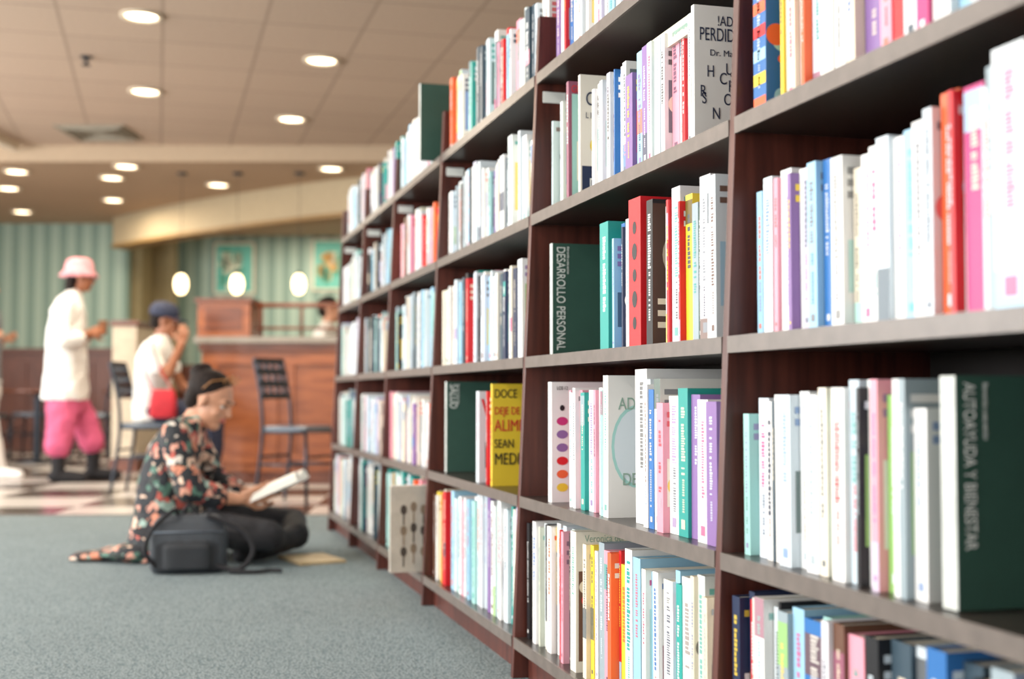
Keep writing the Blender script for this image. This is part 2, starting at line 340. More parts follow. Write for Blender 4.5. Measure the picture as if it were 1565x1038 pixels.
def book(M,t,h,d,key,rnd,tag=None):
    """local: spine plane x=0 facing -x, y 0..-t toward the near end, z up"""
    col=PC[key]
    if key in 'wWcC': col=mixc(col,PC[rnd.choice('WWTlcCwwwb')],rnd.uniform(0,.35))
    j=rnd.uniform(.90,1.0); col=(col[0]*j,col[1]*j,col[2]*j,1)
    ct=min(.0022,t*.2)
    bbox(M,0,ct,-t,0,0,h,col); bbox(M,ct,d,-t,-t+ct,0,h,col); bbox(M,ct,d,-ct,0,0,h,col)
    bbox(M,ct,d-.004,-t+ct,-ct,.003,h-.003,PAGES)
    light=sum(col[:3])>1.1
    dark=[PC[q] for q in 'knrBdmthnsotu']; lt=[PC[q] for q in ('w','c','y','w','W')]
    ink=mixc(rnd.choice(dark) if light else rnd.choice(lt),col,rnd.uniform(.0,.35))
    e=-.0005
    def sq(ya,yb,za,zb,c): bquad(M,[(e,ya,za),(e,ya,zb),(e,yb,zb),(e,yb,za)],c)
    z=h*rnd.uniform(.82,.93); zend=h*rnd.uniform(.3,.55); w=min(.024,t*rnd.uniform(.25,.5)); yc=-t*rnd.uniform(.42,.58)
    if tag=='spots':
        for q in range(5):
            zz=h*(.16+.16*q); rr=.013+.004*(q%2); n=12
            bquad(M,[(e,-t*.5+rr*.8*math.cos(2*math.pi*i/n),zz+rr*math.sin(2*math.pi*i/n)) for i in range(n)],PC['k'])
    else:
        q=rnd.random()
        if q<.24:
            c=mixc(rnd.choice(list(PC.values())),col,.15); a=rnd.choice([0,0,.72,.8,.3]); e=-.0003
            sq(-.0003,-t+.0003,h*a,min(h,h*(a+rnd.uniform(.12,.3))),c)
            e=-.0005
        big=rnd.random()<.35
        while z>zend:
            L=rnd.uniform(.002,.0045)*(1.8 if big else 1)
            if rnd.random()<.88: sq(yc+w/2,yc-w/2*rnd.uniform(.3,1),z-L,z,ink)
            z-=L+.0016
        if t>.018 and rnd.random()<.7:
            z=zend-.01; w2=w*.55; ink2=mixc(rnd.choice(dark) if light else ink,col,.2)
            ze=h*.16
            while z>ze:
                L=rnd.uniform(.002,.004)
                if rnd.random()<.8: sq(yc+w2/2,yc-w2/2,z-L,z,ink2)
                z-=L+.0014
        if rnd.random()<.5: sq(-t*.3,-t*.7,h*.05,h*.05+t*.4,ink)
    yb=-t-.0005
    def cq(xa,xb,za,zb,c,k=0): y=yb-.0002*k; bquad(M,[(xa,y,za),(xb,y,za),(xb,y,zb),(xa,y,zb)],c)
    def disc(cx,cz,rx,rz,c,k=0): y=yb-.0002*k; n=22; bquad(M,[(cx+rx*math.cos(2*math.pi*i/n),y,cz+rz*math.sin(2*math.pi*i/n)) for i in range(n)],c)
    if tag is None:
        c=mixc(rnd.choice(list(PC.values())),col,.2)
        if rnd.random()<.6: cq(.008,d*.85,h*.2,h*rnd.uniform(.45,.75),c)
        if rnd.random()<.5: disc(rnd.uniform(.02,.06),h*rnd.uniform(.3,.85),.018,.018,mixc(rnd.choice(list(PC.values())),col,.2),1)
        for q in range(rnd.randint(1,3)):
            zz=h*(.93-.07*q); cq(.008,d*rnd.uniform(.4,.9),zz-.01,zz,ink,2)
    elif tag=='shapes':
        for q,cc in enumerate(['y','o','r','u','u','m','k']):
            disc(.026,.035+.031*q,.014 if q<6 else .006,.010 if q<6 else .007,PC[cc],1)
            disc(.064,.035+.031*q,.014,.010,PC[cc],1)
    elif tag=='circle':
        disc(.062,h*.5,.055,.085,PC['T'],1); disc(.062,h*.5,.049,.077,PC['W'],2)
    elif tag=='guia':
        cq(.008,d-.004,.008,h-.03,PC['T'],1); cq(.02,d-.02,.05,h*.5,PC['C'],2); disc(.07,h*.3,.022,.022,PC['y'],3)
    elif tag=='seal':
        cq(.004,d-.004,0.004,h*.25,PC['n'],1); disc(.045,h*.42,.022,.022,PC['y'],2); disc(.045,h*.42,.016,.016,PC['r'],3)
    elif tag=='veronica':
        cq(.006,d-.006,h*.08,h*.72,PC['h'],1)
        for q in range(12): disc(rnd.uniform(.02,d-.03),rnd.uniform(h*.15,h*.65),.014,.014,PC[rnd.choice('cogyrC')],2+q*.2)
    elif tag=='kids':
        for q in range(16): disc(rnd.uniform(.01,d-.02),rnd.uniform(.01,h-.01),rnd.uniform(.008,.018),rnd.uniform(.008,.018),PC[rnd.choice('oyobTr')],1+q*.2)
        for q in range(6): sq(-.001,-t+.001,h*(.02+.16*q),h*(.10+.16*q),PC['oybroy'[q]])
    elif tag=='blobs':
        cq(.004,d-.004,.02,h*.80,PC['d'],1)
        for q in range(22): disc(rnd.uniform(.02,d-.03),rnd.uniform(.03,h*.72),rnd.uniform(.01,.022),rnd.uniform(.01,.03),PC[rnd.choice('oygtromT')],2+q*.2)
    elif tag=='flowers':
        for q in range(12): disc(rnd.uniform(.012,d-.03),rnd.uniform(h*.35,h*.95),.008,.008,PC[rnd.choice('CtyTC')],1+q*.2)
    elif tag=='face':
        cq(.0,d,.0,h*.97,mixc(PC['h'],PC['k'],.5),1); disc(.055,h*.62,.035,.045,mixc(PC['c'],PC['h'],.5),2)
        for q in range(3): cq(.01,.09,h*(.12+.08*q),h*(.16+.08*q),PC['c'],3)
def parse(s):
    out=[]
    for tk in s.split():
        tag=None
        if '!' in tk: tk,tag=tk.split('!')
        key=tk[0]; a,bq=tk[1:].split('/'); out.append((key,int(a)/1000,float(bq)/100,tag))
    return out
mixes={
 'white':'wwwwwwwwWWWWcCCCCbTpsldrtundb',
 'dull':'wWsddckTwsbCkWw',
 'warm':'wwCcpohrwWpucCW',
 'dark':'nkdBhsrWktBwo',
 'rain':'wcyoprbTtwWGcbw',
}
HERO={
 (2,2):(1.855,1.30,'b14/21 w16/22 W22/22.5 p10/22 w26/23 u8/22 w22/22.5 l14/22 b20/22.5 B18/22.5 W12/21 w24/22 c16/20 w24/21.5 w24/22 W22/22.5 w18/22 b20/22.5 w22/23 W14/24 o28/25.5 r8/25 w5/24 m30/25 w12/24 s10/26 w44/27.5!blobs _60/20 W18/26 T40/27 w30/25 W30/26 c24/25 w20/25'),
 (2,1):(1.86,1.38,'T14/20 w12/21 W24/22.5 w14/22 d5/22 w22/23 W26/23 w20/23.5 s8/23 w24/23 c16/24 T14/23 w24/24 W18/25 k6/24 w22/25 p12/25 g22/23 w10/25 s10/25'),
 (2,3):(1.86,1.3,'B34/24!kids _25/2 y8/25 c22/22 w22/23 o8/23 W24/23 w16/24 r6/24 C26/24 w22/23 c18/24 u34/26 k12/25 p20/24 r18/25 w24/26 m20/25 w28/24 b24/25'),
 (2,0):(1.87,1.3,'n20/22 n14/23 r10/22 c16/22.5 w24/23 W18/22 k6/23 s24/22 b26/23 B40/22 T18/23 w14/23 h22/23 p30/22 r16/21 k24/23 d34/23 W16/23 n24/22 B30/24 d30/23 k30/22 s30/24 B26/23 u20/23 n30/23'),
 (3,2):(2.575,1.3,'T10/20 t40/25!flowers _20/2 b8/21 B16/24 n6/23 w26/25 w16/24 r50/27.5!spots _18/2 h8/24 k24/26!face _35/2 w12/24 r8/25 w30/27 r6/24 y24/25 s20/23 G14/22 w34/27 w18/26 W20/26'),
 (3,1):(2.89,1.25,'w22/26!shapes _80/2 p10/24 b16/22.5 w14/23.5 W12/23 w14/24.5 p14/24 t22/23.5 w10/23.5 W24/24 p12/24 w14/24.5 b14/23 w16/24.5 T12/24 r6/23 w24/27!circle _100/2 w50/28 W14/26 w18/25 B20/24 w24/26'),
 (3,3):(3.0,1.16,'w22/21 W8/22 _12/2 c18/25 C30/26 w16/25 r6/25 g6/25 w16/25 a14/28.5!guia _70/2 C12/28!seal _60/2 w12/23 w14/24 r5/23.5 w16/24 W14/23.5 w18/23 r5/23 w18/24 w14/24 B5/24 W16/23 w20/24 c6/23 w18/24'),
 (3,0):(3.05,1.25,'k16/22 h18/22 _15/2 w22/23 w14/22 c8/22 W20/23 k12/23 d8/22 w26/23 k6/23 w22/24 b18/23 r5/23 W20/24 p14/23 T16/23 k8/23 w18/24 C30/24!veronica _45/2 c18/22 y16/22 w14/21 s26/23 _20/2 p28/22 o16/22 r10/22.5 y30/20 w24/23 w30/24'),
 (3,4):(3.0,1.3,'u20/22 w16/24 p14/22 w22/23 r8/22 B20/24 w24/25 c20/24 W24/25'),
 (4,4):(4.155,1.2,'o30/25!plain c26/24 y10/23 w24/24 W24/25 c18/23 w24/24 b26/25 T24/25 t18/24 w10/24 d30/25 G26/27 d24/26 k12/26 d26/25 s24/26 d22/25 W22/25 t16/25 w30/26'),
 (4,3):(4.14,1.2,'W22/22 w26/22 b24/23 s16/23 w30/24 h6/23 W24/24 w20/25 s26/24 d12/24 W24/25 b26/25 k10/25 w20/25 W30/26 s14/25 d16/25 W20/25'),
 (4,2):(4.14,1.2,'c24/23 C28/23 w14/24 c22/24 w14/23 W26/24 s20/24 W24/25 b22/24 s26/25 d22/25 k26/26 w10/24 r20/24 W20/26 t24/26 W24/25 k10/24 w20/25'),
 (4,1):(3.60,1.1,'w30/24!bigw _80/2 r8/24 w16/25 p10/24 W12/24 y14/26!deje'),
 (4,0):(4.15,1.2,'h14/21 c20/22 y18/22 w14/21 c22/23 y16/22 o14/22 w20/23 r30/23!plain _40/2 p18/23 b34/24 W20/22 T24/22 w26/23 p20/22 w18/23 T26/22 b20/23 w30/24 T30/23'),
}
DH={0:.062,1:.022,2:.02,3:.0,4:.0}
TAG={}
for k in range(0,len(YS)-1):
    ynear,yfar=YS[k],YS[k+1]-TH
    for li,z in enumerate(ZL):
        rnd=random.Random(100*k+li)
        lst=[]; y=yfar-.008; sc=1.15
        if (k,li) in HERO: y,sc,s=HERO[(k,li)]; lst=parse(s)
        mix=mixes['dull'] if k==6 and li in(2,3) else mixes['warm'] if (k==5 and li in (1,3)) else mixes['dull'] if (k==5 and li==2) else mixes['rain'] if (li==0 and k==5) else mixes['dark'] if (k<=2 and li==0) else mixes['white']
        i=0; hh=rnd.uniform(.21,.24)
        while True:
            tag=None
            if i<len(lst): key,t,h,tag=lst[i]
            else:
                key=rnd.choice(mix); t=rnd.choice([.012,.016,.02,.024,.03,.034])
                if rnd.random()<.15: hh=rnd.uniform(.2,.25)
                h=hh+rnd.uniform(-.015,.02)
            if key=='_': y-=t; i+=1; continue
            t*=sc; h+=DH[li]
            h=min(h,.315 if li<4 else .33)
            if k==2 and li==1 and y-t<1.36: break
            if (k,li) in ((3,2),(4,1)) and i>=len(lst): break
            if (k,li)==(3,3) and y-t<2.10: break
            if (k,li)==(5,0) and y-t<4.31: break
            if (k,li)==(5,4) and y-t<4.36: break
            if y-t<ynear+.004: break
            off=.020+rnd.uniform(0,.026)
            if tag: off=.02
            d=min(.15+.35*(h-.2),XB-.02-(XF(z)+off)-.02)
            if (k,li)==(3,0): d=.2
            lean=rnd.uniform(-.008,.008)
            M=Matrix.Translation((XF(z)+off,y,z+.0005))@Matrix.Rotation(lean,4,'X')
            book(M,t,h,d,key,rnd,tag)
            if tag: TAG[tag]=(XF(z)+off,y-t,z,h,d)
            y-=t+.001; i+=1
        TAG[(k,li)]=y
# book lying flat on top of a row
M=Matrix.Translation((XF(1.15)+.03,2.13,1.15+.247))@Matrix(((1,0,0,0),(0,0,-1,0),(0,-1,0,0),(0,0,0,1)))
M=Matrix.Translation((XF(1.15)+.03,2.36,1.15+.247))@Matrix(((1,0,0,0),(0,0,-1,0),(0,-1,0,0),(0,0,0,1)))
M=M@Matrix.Scale(-1,4,(0,1,0))
book(Matrix.Translation((0,0,0))@M,.035,.27,.16,'c',random.Random(5),'plain')
me=bpy.data.meshes.new('books_on_shelves'); me.from_pydata(BV,[],BF); me.materials.append(M_BOOK)
ca=me.color_attributes.new('Col','FLOAT_COLOR','CORNER')
arr=np.repeat(np.array(BC,dtype=np.float32),[len(f) for f in BF],axis=0); ca.data.foreach_set('color',arr.ravel())
ob=bpy.data.objects.new('books_on_shelves',me); scn.collection.objects.link(ob); ob.parent=case

RDOWN=Matrix(((0,1,0),(0,0,-1),(-1,0,0)))     # reads downward, faces the near side
RFLAT=Matrix(((1,0,0),(0,0,-1),(0,1,0)))
def text(body,loc,size,rot,m,parent,name='lettering',ext=.0003,sx=.72):
    cu=bpy.data.curves.new(name,'FONT'); cu.body=body; cu.size=size; cu.extrude=ext; cu.materials.append(m)
    o=bpy.data.objects.new(name,cu); scn.collection.objects.link(o)
    o.parent=parent; o.location=loc; o.rotation_euler=rot.to_euler(); o.scale=(sx,1,1)
    return o
def divider(y,z,x0,w,h,t,title,sz,sub=True):
    e=empty('section_divider',(0,0,0)); e.parent=case
    mb=MB(); mb.box(x0,x0+w,y-t,y,z+.002,z+h,0); mb.box(x0-.0015,x0,y-t,y,z+.002,z+h,1)
    mb.build('panel',[M_GREEN,mat('divider_edge','c9cfca',.5)],parent=e,bevel=.0015)
    if title: text(title,(x0+.010,y-t-.001,z+h-.008),sz,RDOWN,M_TXT,e,'title_lettering')
    if sub: text('Bienvenido a esta seccion',(x0+.036,y-t-.001,z+h-.008),.009,RDOWN,M_TXT,e,'small_lettering')
divider(2.97,.793,.92,.19,.275,.02,'DESARROLLO PERSONAL',.031)
divider(4.06,.447,.90,.17,.295,.02,'SALUD',.036)
divider(4.33,1.51,.865,.16,.27,.02,None,.03,False)
divider(1.325,.447,.895,.26,.275,.03,'AUTOAYUDA Y BIENESTAR',.022)
# face-out cookbook sticking out at the bottom
e=empty('face_out_cookbook',(0,0,0)); mb=MB()
zb=.102; yb=4.255
mb.box(.755,.98,yb,yb+.022,zb+.001,zb+.29,0); mb.box(.757,.975,yb+.003,yb+.019,zb+.004,zb+.292,1)
mb.build('cover',[mat('cookbook_grey','b3ada2',.5),M_PAGE],parent=e)
mb=MB()
rnd=random.Random(3)
for i in range(6):
    for j in range(3):
        cx=.80+.034*i; cz=zb+.07+.07*j+.01*(i%2)
        n=12; mb.add([(cx,yb-.001,cz)]+[(cx+.011*math.cos(2*math.pi*a/n),yb-.001,cz+.017*math.sin(2*math.pi*a/n)) for a in range(n)],[(0,1+a,1+(a+1)%n) for a in range(n)],rnd.choice([0,1]))
        mb.box(cx-.0025,cx+.0025,yb-.0012,yb-.0008,cz-.05,cz-.015,rnd.choice([0,1]))
mb.build('cover_art',[mat('art_dark','3a332e'),mat('art_brown','7b6a58')],parent=e)
# printed titles on featured covers
e=empty('cover_prints',(0,0,0)); e.parent=case
P_N=mat('print_navy','27324e'); P_R=mat('print_red','d3262b'); P_K=mat('print_black','1d1d20'); P_G=mat('print_sage','8fae9f'); P_W=M_TXT
def onc(tag,body,dx,dz,size,m,sx=.75,rot=RFLAT):
    x,y,z,h,d=TAG[tag]; text(body,(x+dx,y-.0022,z+h-dz),size,rot,m,e,sx=sx)
if 'deje' in TAG:
    for i,(s,sz,m) in enumerate([('DOCE','.034',P_K),('DEJE DE','.030',P_R),('ALIMEN','.046',P_R),('SEAN','.034',P_K),('MEDI','.046',P_K)]): onc('deje',s,.005,.038+.046*i,float(sz),m,.7)
if 'bigw' in TAG: onc('bigw','W',.006,.09,.10,P_R); onc('bigw','F',.012,.22,.11,P_K)
if 'guia' in TAG: onc('guia','GUIA DE AL',.006,.026,.024,P_R)
if 'seal' in TAG: onc('seal','C',.012,.07,.045,P_N); onc('seal','L I',.012,.10,.02,P_N); onc('seal','D',.02,.265,.04,P_W)
if 'circle' in TAG: onc('circle','AD',.022,.07,.036,P_G); onc('circle','DE',.03,.225,.036,P_G)
if 'shapes' in TAG: onc('shapes','LOS 12',.012,.018,.012,P_K)
if 'veronica' in TAG: onc('veronica','Veronica del Castillo',.02,.022,.022,P_G,.8)
# front-facing novel at the near end of the upper shelf
xN=XF(1.15)+.012
mb=MB(); yy=2.09
mb.box(xN,xN+.16,yy-.012,yy,1.1505,1.1505+.245,0); mb.build('novel',[M_WHITEF],parent=e,bevel=.001)
text('!ADIOS',(xN+.045,yy-.0125,1.36),.026,RFLAT,P_N,e); text('PERDIDA',(xN+.010,yy-.0125,1.332),.034,RFLAT,P_N,e,sx=.6); text('Dr. Marin',(xN+.03,yy-.0125,1.305),.016,RFLAT,P_N,e,sx=1)
rnd=random.Random(9)
for ch in 'OHRAKSHONUSC': 
    o=text(ch,(xN+rnd.uniform(.01,.11),yy-.0125,1.15+rnd.uniform(.03,.13)),.03,RFLAT,P_N,e)

# ------------------------------------------------------------ soft-body builder (voxel remeshed)
class Body:
    def __init__(s): s.v=[];s.f=[];s.pr=[];s.M=Matrix.Identity(4)
    def _add(s,vs,fs):
        o=len(s.v); s.v+=[tuple(p) for p in vs]; s.f+=[[i+o for i in f] for f in fs]
    def cap(s,a,b,ra,rb,m):
        a=s.M@Vector(a); b=s.M@Vector(b); d=(b-a); L=d.length
        d=d/L if L>1e-6 else Vector((0,0,1)); u=d.orthogonal().normalized(); w=d.cross(u); n=14
        prof=[(a-d*ra*math.cos(t),ra*math.sin(t)) for t in (.25,.6,1.0,math.pi/2)]+[(b+d*rb*math.cos(t),rb*math.sin(t)) for t in (math.pi/2,1.0,.6,.25)]
        vs=[];fs=[]
        for c,r in prof: vs+=[c+u*r*math.cos(2*math.pi*i/n)+w*r*math.sin(2*math.pi*i/n) for i in range(n)]
        for k in range(len(prof)-1):
            for i in range(n): j=(i+1)%n; fs.append((k*n+i,k*n+j,(k+1)*n+j,(k+1)*n+i))
        fs.append(tuple(range(n-1,-1,-1))); fs.append(tuple(range((len(prof)-1)*n,len(prof)*n)))
        s._add(vs,fs); s.pr.append(('c',np.array(a),np.array(b),ra,rb,m))
    def chain(s,pts,m):
        for p,q in zip(pts[:-1],pts[1:]): s.cap(p[:3],q[:3],p[3],q[3],m)
    def ell(s,c,r,m,rot=(0,0,0)):
        from mathutils import Euler
        R=(s.M.to_3x3())@Euler(rot).to_matrix(); c=s.M@Vector(c); n=18;k=10; vs=[];fs=[]
        for a in range(1,k):
            t=math.pi*a/k
            vs+=[c+R@Vector((r[0]*math.sin(t)*math.cos(2*math.pi*i/n),r[1]*math.sin(t)*math.sin(2*math.pi*i/n),-r[2]*math.cos(t))) for i in range(n)]
        for a in range(k-2):
            for i in range(n): j=(i+1)%n; fs.append((a*n+i,a*n+j,(a+1)*n+j,(a+1)*n+i))
        o=len(vs); vs+=[c+R@Vector((0,0,-r[2])),c+R@Vector((0,0,r[2]))]
        for i in range(n): j=(i+1)%n; fs.append((o,j,i)); fs.append((o+1,(k-2)*n+i,(k-2)*n+j))
        s._add(vs,fs); s.pr.append(('e',np.array(c),np.array(R),np.array(r),0,m))
    def loft(s,rings,m,n=28,wob=0,sq=1.0):
        vs=[];fs=[]
        for k,(x,y,z,rx,ry) in enumerate(rings):
            for i in range(n):
                a=2*math.pi*i/n; q=1+wob*math.sin(5*a+k*.7)
                ca,sa=math.cos(a),math.sin(a)
                vs.append(s.M@Vector((x+rx*q*math.copysign(abs(ca)**sq,ca),y+ry*q*math.copysign(abs(sa)**sq,sa),z)))
        for k in range(len(rings)-1):
            for i in range(n): j=(i+1)%n; fs.append((k*n+i,k*n+j,(k+1)*n+j,(k+1)*n+i))
        fs.append(tuple(range(n-1,-1,-1))); fs.append(tuple(range((len(rings)-1)*n,len(rings)*n)))
        s._add(vs,fs); s.pr.append(('l',np.array(s.M.inverted()),np.array(rings),0,0,m))
    def dist(s,p):
        D=[];Ms=[]
        for q in s.pr:
            if q[0]=='c':
                a,b=q[1],q[2]; ab=b-a; t=np.clip(((p-a)@ab)/max(ab@ab,1e-9),0,1)[:,None]
                D.append(np.linalg.norm(p-(a+t*ab),axis=1)-(q[3]+(q[4]-q[3])*t[:,0]))
            elif q[0]=='e':
                l=(p-q[1])@q[2]; D.append((np.linalg.norm(l/q[3],axis=1)-1)*q[3].min())
            else:
                l=p@q[1][:3,:3].T+q[1][:3,3]; R=q[2]; z=l[:,2]; zc=np.clip(z,R[0,2],R[-1,2])
                I=lambda c:np.interp(zc,R[:,2],R[:,c])
                qq=(np.sqrt(((l[:,0]-I(0))/I(3))**2+((l[:,1]-I(1))/I(4))**2)-1)*np.minimum(I(3),I(4))
                D.append(np.where(np.abs(z-zc)>0,np.sqrt(np.maximum(qq,0)**2+(z-zc)**2),qq))
            Ms.append(q[5])
        D=np.array(D); return np.array(Ms)[D.argmin(axis=0)]
    def build(s,name,mats,voxel,parent,smooth=3,folds=0):
        me=bpy.data.meshes.new(name+'_src'); me.from_pydata(s.v,[],s.f)
        o=bpy.data.objects.new(name+'_src',me); scn.collection.objects.link(o)
        r=o.modifiers.new('r','REMESH'); r.mode='VOXEL'; r.voxel_size=voxel
        sm=o.modifiers.new('s','SMOOTH'); sm.factor=.5; sm.iterations=smooth
        dg=bpy.context.evaluated_depsgraph_get(); m2=bpy.data.meshes.new_from_object(o.evaluated_get(dg))
        bpy.data.objects.remove(o); m2.name=name
        m2.materials.clear()
        for mm in mats: m2.materials.append(mm)
        nf=len(m2.polygons); c=np.zeros(nf*3); m2.polygons.foreach_get('center',c); c=c.reshape(-1,3)
        m2.polygons.foreach_set('material_index',s.dist(c).astype(np.int32)); m2.polygons.foreach_set('use_smooth',[True]*nf); m2.update()
        ob=bpy.data.objects.new(name,m2); scn.collection.objects.link(ob); ob.parent=parent
        if folds:
            t=bpy.data.textures.new(name+'_folds','CLOUDS'); t.noise_scale=.09
            dm=ob.modifiers.new('folds','DISPLACE'); dm.texture=t; dm.strength=folds; dm.mid_level=.5
            vg=ob.vertex_groups.new(name='cloth'); mi=np.zeros(nf,dtype=np.int32); m2.polygons.foreach_get('material_index',mi)
            vs=set()
            for p in m2.polygons:
                if mi[p.index] in (2,3): vs.update(p.vertices)
            vg.add(list(vs),1.0,'REPLACE'); dm.vertex_group='cloth'
        return ob
def frame(c,fwd,up):
    f=Vector(fwd).normalized(); l=Vector(up).cross(f).normalized(); u=f.cross(l)
    M=Matrix.Identity(4)
    for i in range(3): M[i][0]=f[i]; M[i][1]=l[i]; M[i][2]=u[i]; M[i][3]=Vector(c)[i]
    return M
def head(B,c,fwd,up,skin,hair,lip,parent,hairstyle='short'):
    M=frame(c,fwd,up); B.M=M
    B.ell((-.012,0,.03),(.095,.075,.088),skin); B.ell((.022,0,-.03),(.068,.06,.082),skin); B.ell((.055,0,-.088),(.032,.032,.024),skin)
    B.cap((.086,0,.015),(.104,0,-.020),.008,.013,skin); B.ell((.075,0,.032),(.022,.045,.012),skin)
    B.ell((.088,0,-.047),(.012,.022,.006),lip); B.ell((.086,0,-.057),(.012,.019,.006),lip)
    for sgn in (-1,1):
        B.ell((0,sgn*.076,-.008),(.017,.010,.031),skin,(0,.2,0)); B.ell((.058,sgn*.036,-.028),(.025,.022,.022),skin)
        B.ell((.068,sgn*.031,.019),(.018,.018,.010),skin)
    B.ell((-.034,0,.05),(.098,.085,.080),hair,(0,-.25,0)); B.ell((-.060,0,.0),(.058,.078,.080),hair)
    if hairstyle=='bun':
        B.ell((-.105,0,.085),(.045,.045,.042),hair); B.ell((-.095,.01,.115),(.030,.03,.022),hair)
    if hairstyle=='long':
        B.ell((-.07,0,-.06),(.05,.075,.11),hair)
    B.M=Matrix.Identity(4)
    mb=MB(); mb.M=M
    for sgn in (-1,1):
        for rr,off,mm in ((.0105,0,0),(.0060,.0058,1)):
            n=10;k=8; rg=[]
            for a in range(1,k):
                t=math.pi*a/k; rg.append([(.0705+off+rr*math.sin(t)*math.cos(2*math.pi*i/n),sgn*.029+rr*math.sin(t)*math.sin(2*math.pi*i/n),.004-rr*.8*math.cos(t)) for i in range(n)])
            mb.rings(rg,mm)
        mb.tube([(.084,sgn*.018,.011),(.081,sgn*.03,.013),(.073,sgn*.042,.008)],.0022,2,6)
        mb.tube([(.092,sgn*.014,.030),(.092,sgn*.03,.036),(.083,sgn*.047,.031)],.0032,2,6)
    mb.build('eyes_and_brows',[M_EYEW,M_IRIS,M_HAIR],parent=parent,smooth=True)
def hand(B,wr,fwd,n,side,m,curl=.5,sc=1.0):
    """fwd: along palm, n: palm-face direction, side: +1/-1 thumb along +/- lateral"""
    f=Vector(fwd).normalized(); n=Vector(n); n=(n-f*n.dot(f)).normalized(); l=f.cross(n)*side; w=Vector(wr)
    lens=[.072,.082,.076,.058]; offs=[.031,.0105,-.0105,-.031]
    for L,o,pl in zip(lens,offs,(.084,.088,.084,.076)):
        k=w+f*pl*sc+l*o*sc
        B.cap(w+f*.012+l*o*.55*sc,k,.0135*sc,.0115*sc,m)
        p=k; ang=curl*.5; r=.0090*sc
        for s_ in (.42,.33,.25):
            q=p+(f*math.cos(ang)+n*math.sin(ang))*L*s_*sc; B.cap(p,q,r,r*.9,m); p=q; r*=.9; ang+=curl
    b0=w+f*.025*sc+l*.026*sc; p1=b0+(f*.55+l*.75+n*.25).normalized()*.042*sc; p2=p1+(f*.85+l*.3+n*.4).normalized()*.032*sc; p3=p2+(f*.9+n*.5).normalized()*.024*sc
    B.cap(w+f*.01,b0,.015*sc,.014*sc,m); B.cap(b0,p1,.014*sc,.011*sc,m); B.cap(p1,p2,.0105*sc,.0095*sc,m); B.cap(p2,p3,.0095*sc,.008*sc,m)

# ---------------- seated woman reading
U0=(270-782.5)*5.5/1950
e=empty('seated_woman',W(U0,5.5,0),-PSI)
B=Body(); SK,HA,JA,PA,LI,SH=range(6)
B.loft([(-.04,0,.008,.165,.21),(-.04,0,.06,.16,.205),(-.03,0,.16,.145,.185),(-.03,0,.28,.125,.165),(-.015,0,.39,.12,.16),(.005,0,.48,.115,.17),(.03,0,.545,.095,.17),(.055,0,.585,.075,.12),(.075,0,.61,.05,.06)],JA,wob=.025)
for sg in (-1,1):
    B.chain([(.035,sg*.145,.54,.060),(.055,sg*.185,.46,.062),(.12,sg*.225,.31,.060),(.215,sg*.175,.275,.054)],JA)
    B.chain([(.12,sg*.225,.31,.035),(.215,sg*.175,.275,.034),(.315,sg*.145,.262,.024)],SK)
    B.ell((-.02,sg*.09,.11),(.13,.11,.10),PA)
hand(B,(.315,-.145,.262),(.95,.25,.28),(-.1,.9,.25),-1,SK,.45)
hand(B,(.315,.145,.262),(.95,-.25,.28),(-.1,-.9,.25),1,SK,.45)
B.chain([(0,-.10,.105,.095),(.22,-.20,.14,.082),(.46,-.27,.125,.062)],PA)
B.chain([(0,.10,.105,.095),(.22,.20,.14,.082),(.46,.27,.125,.062)],PA)
B.chain([(.46,-.27,.125,.06),(.40,-.10,.085,.058),(.30,.06,.06,.042)],PA)
B.chain([(.46,.27,.125,.06),(.50,.10,.085,.058),(.43,-.06,.058,.042)],PA)
B.chain([(.30,.06,.055,.04),(.24,.14,.048,.04),(.20,.21,.042,.034)],SH)
B.chain([(.43,-.06,.052,.04),(.37,-.15,.045,.038),(.33,-.22,.04,.034)],SH)
B.cap((.07,0,.58),(.115,0,.645),.05,.046,SK)
HC=(.150,0,.672); HF=(.86,-.22,-.42); HU=(.42,0,.86)
head(B,HC,HF,HU,SK,HA,LI,e,'bun')
B.build('body',[M_SKIN,M_HAIR,M_FLORAL,M_BLACK,M_LIP,M_BLACK],.0055,e,3,.016)
# jacket tail lying on the floor behind her
B=Body()
B.ell((-.18,-.03,.030),(.15,.17,.030),0); B.ell((-.30,-.06,.022),(.12,.10,.020),0,(0,0,.3)); B.ell((-.12,-.12,.04),(.12,.11,.045),0); B.ell((-.36,-.10,.013),(.06,.045,.012),0,(0,0,.5))
B.build('jacket_tail',[M_FLORAL],.006,e,4)
# sunglasses pushed up on the hair
M=frame(HC,HF,HU); mb=MB(); mb.M=M
for sg in (-1,1):
    mb.tube([(.045+.010*math.sin(a),sg*.032+.025*math.cos(a),.118+.022*math.sin(a)) for a in [i*math.pi/8 for i in range(17)]],.003,0,6)
    mb.tube([(.043,sg*.058,.118),(.0,sg*.084,.085),(-.02,sg*.088,.04)],.0025,0,6)
mb.tube([(.047,-.008,.12),(.05,0,.124),(.047,.008,.12)],.0025,0,6)
mb.build('glasses',[mat('tortoise_frame','a06a34',.3)],parent=e,smooth=True)
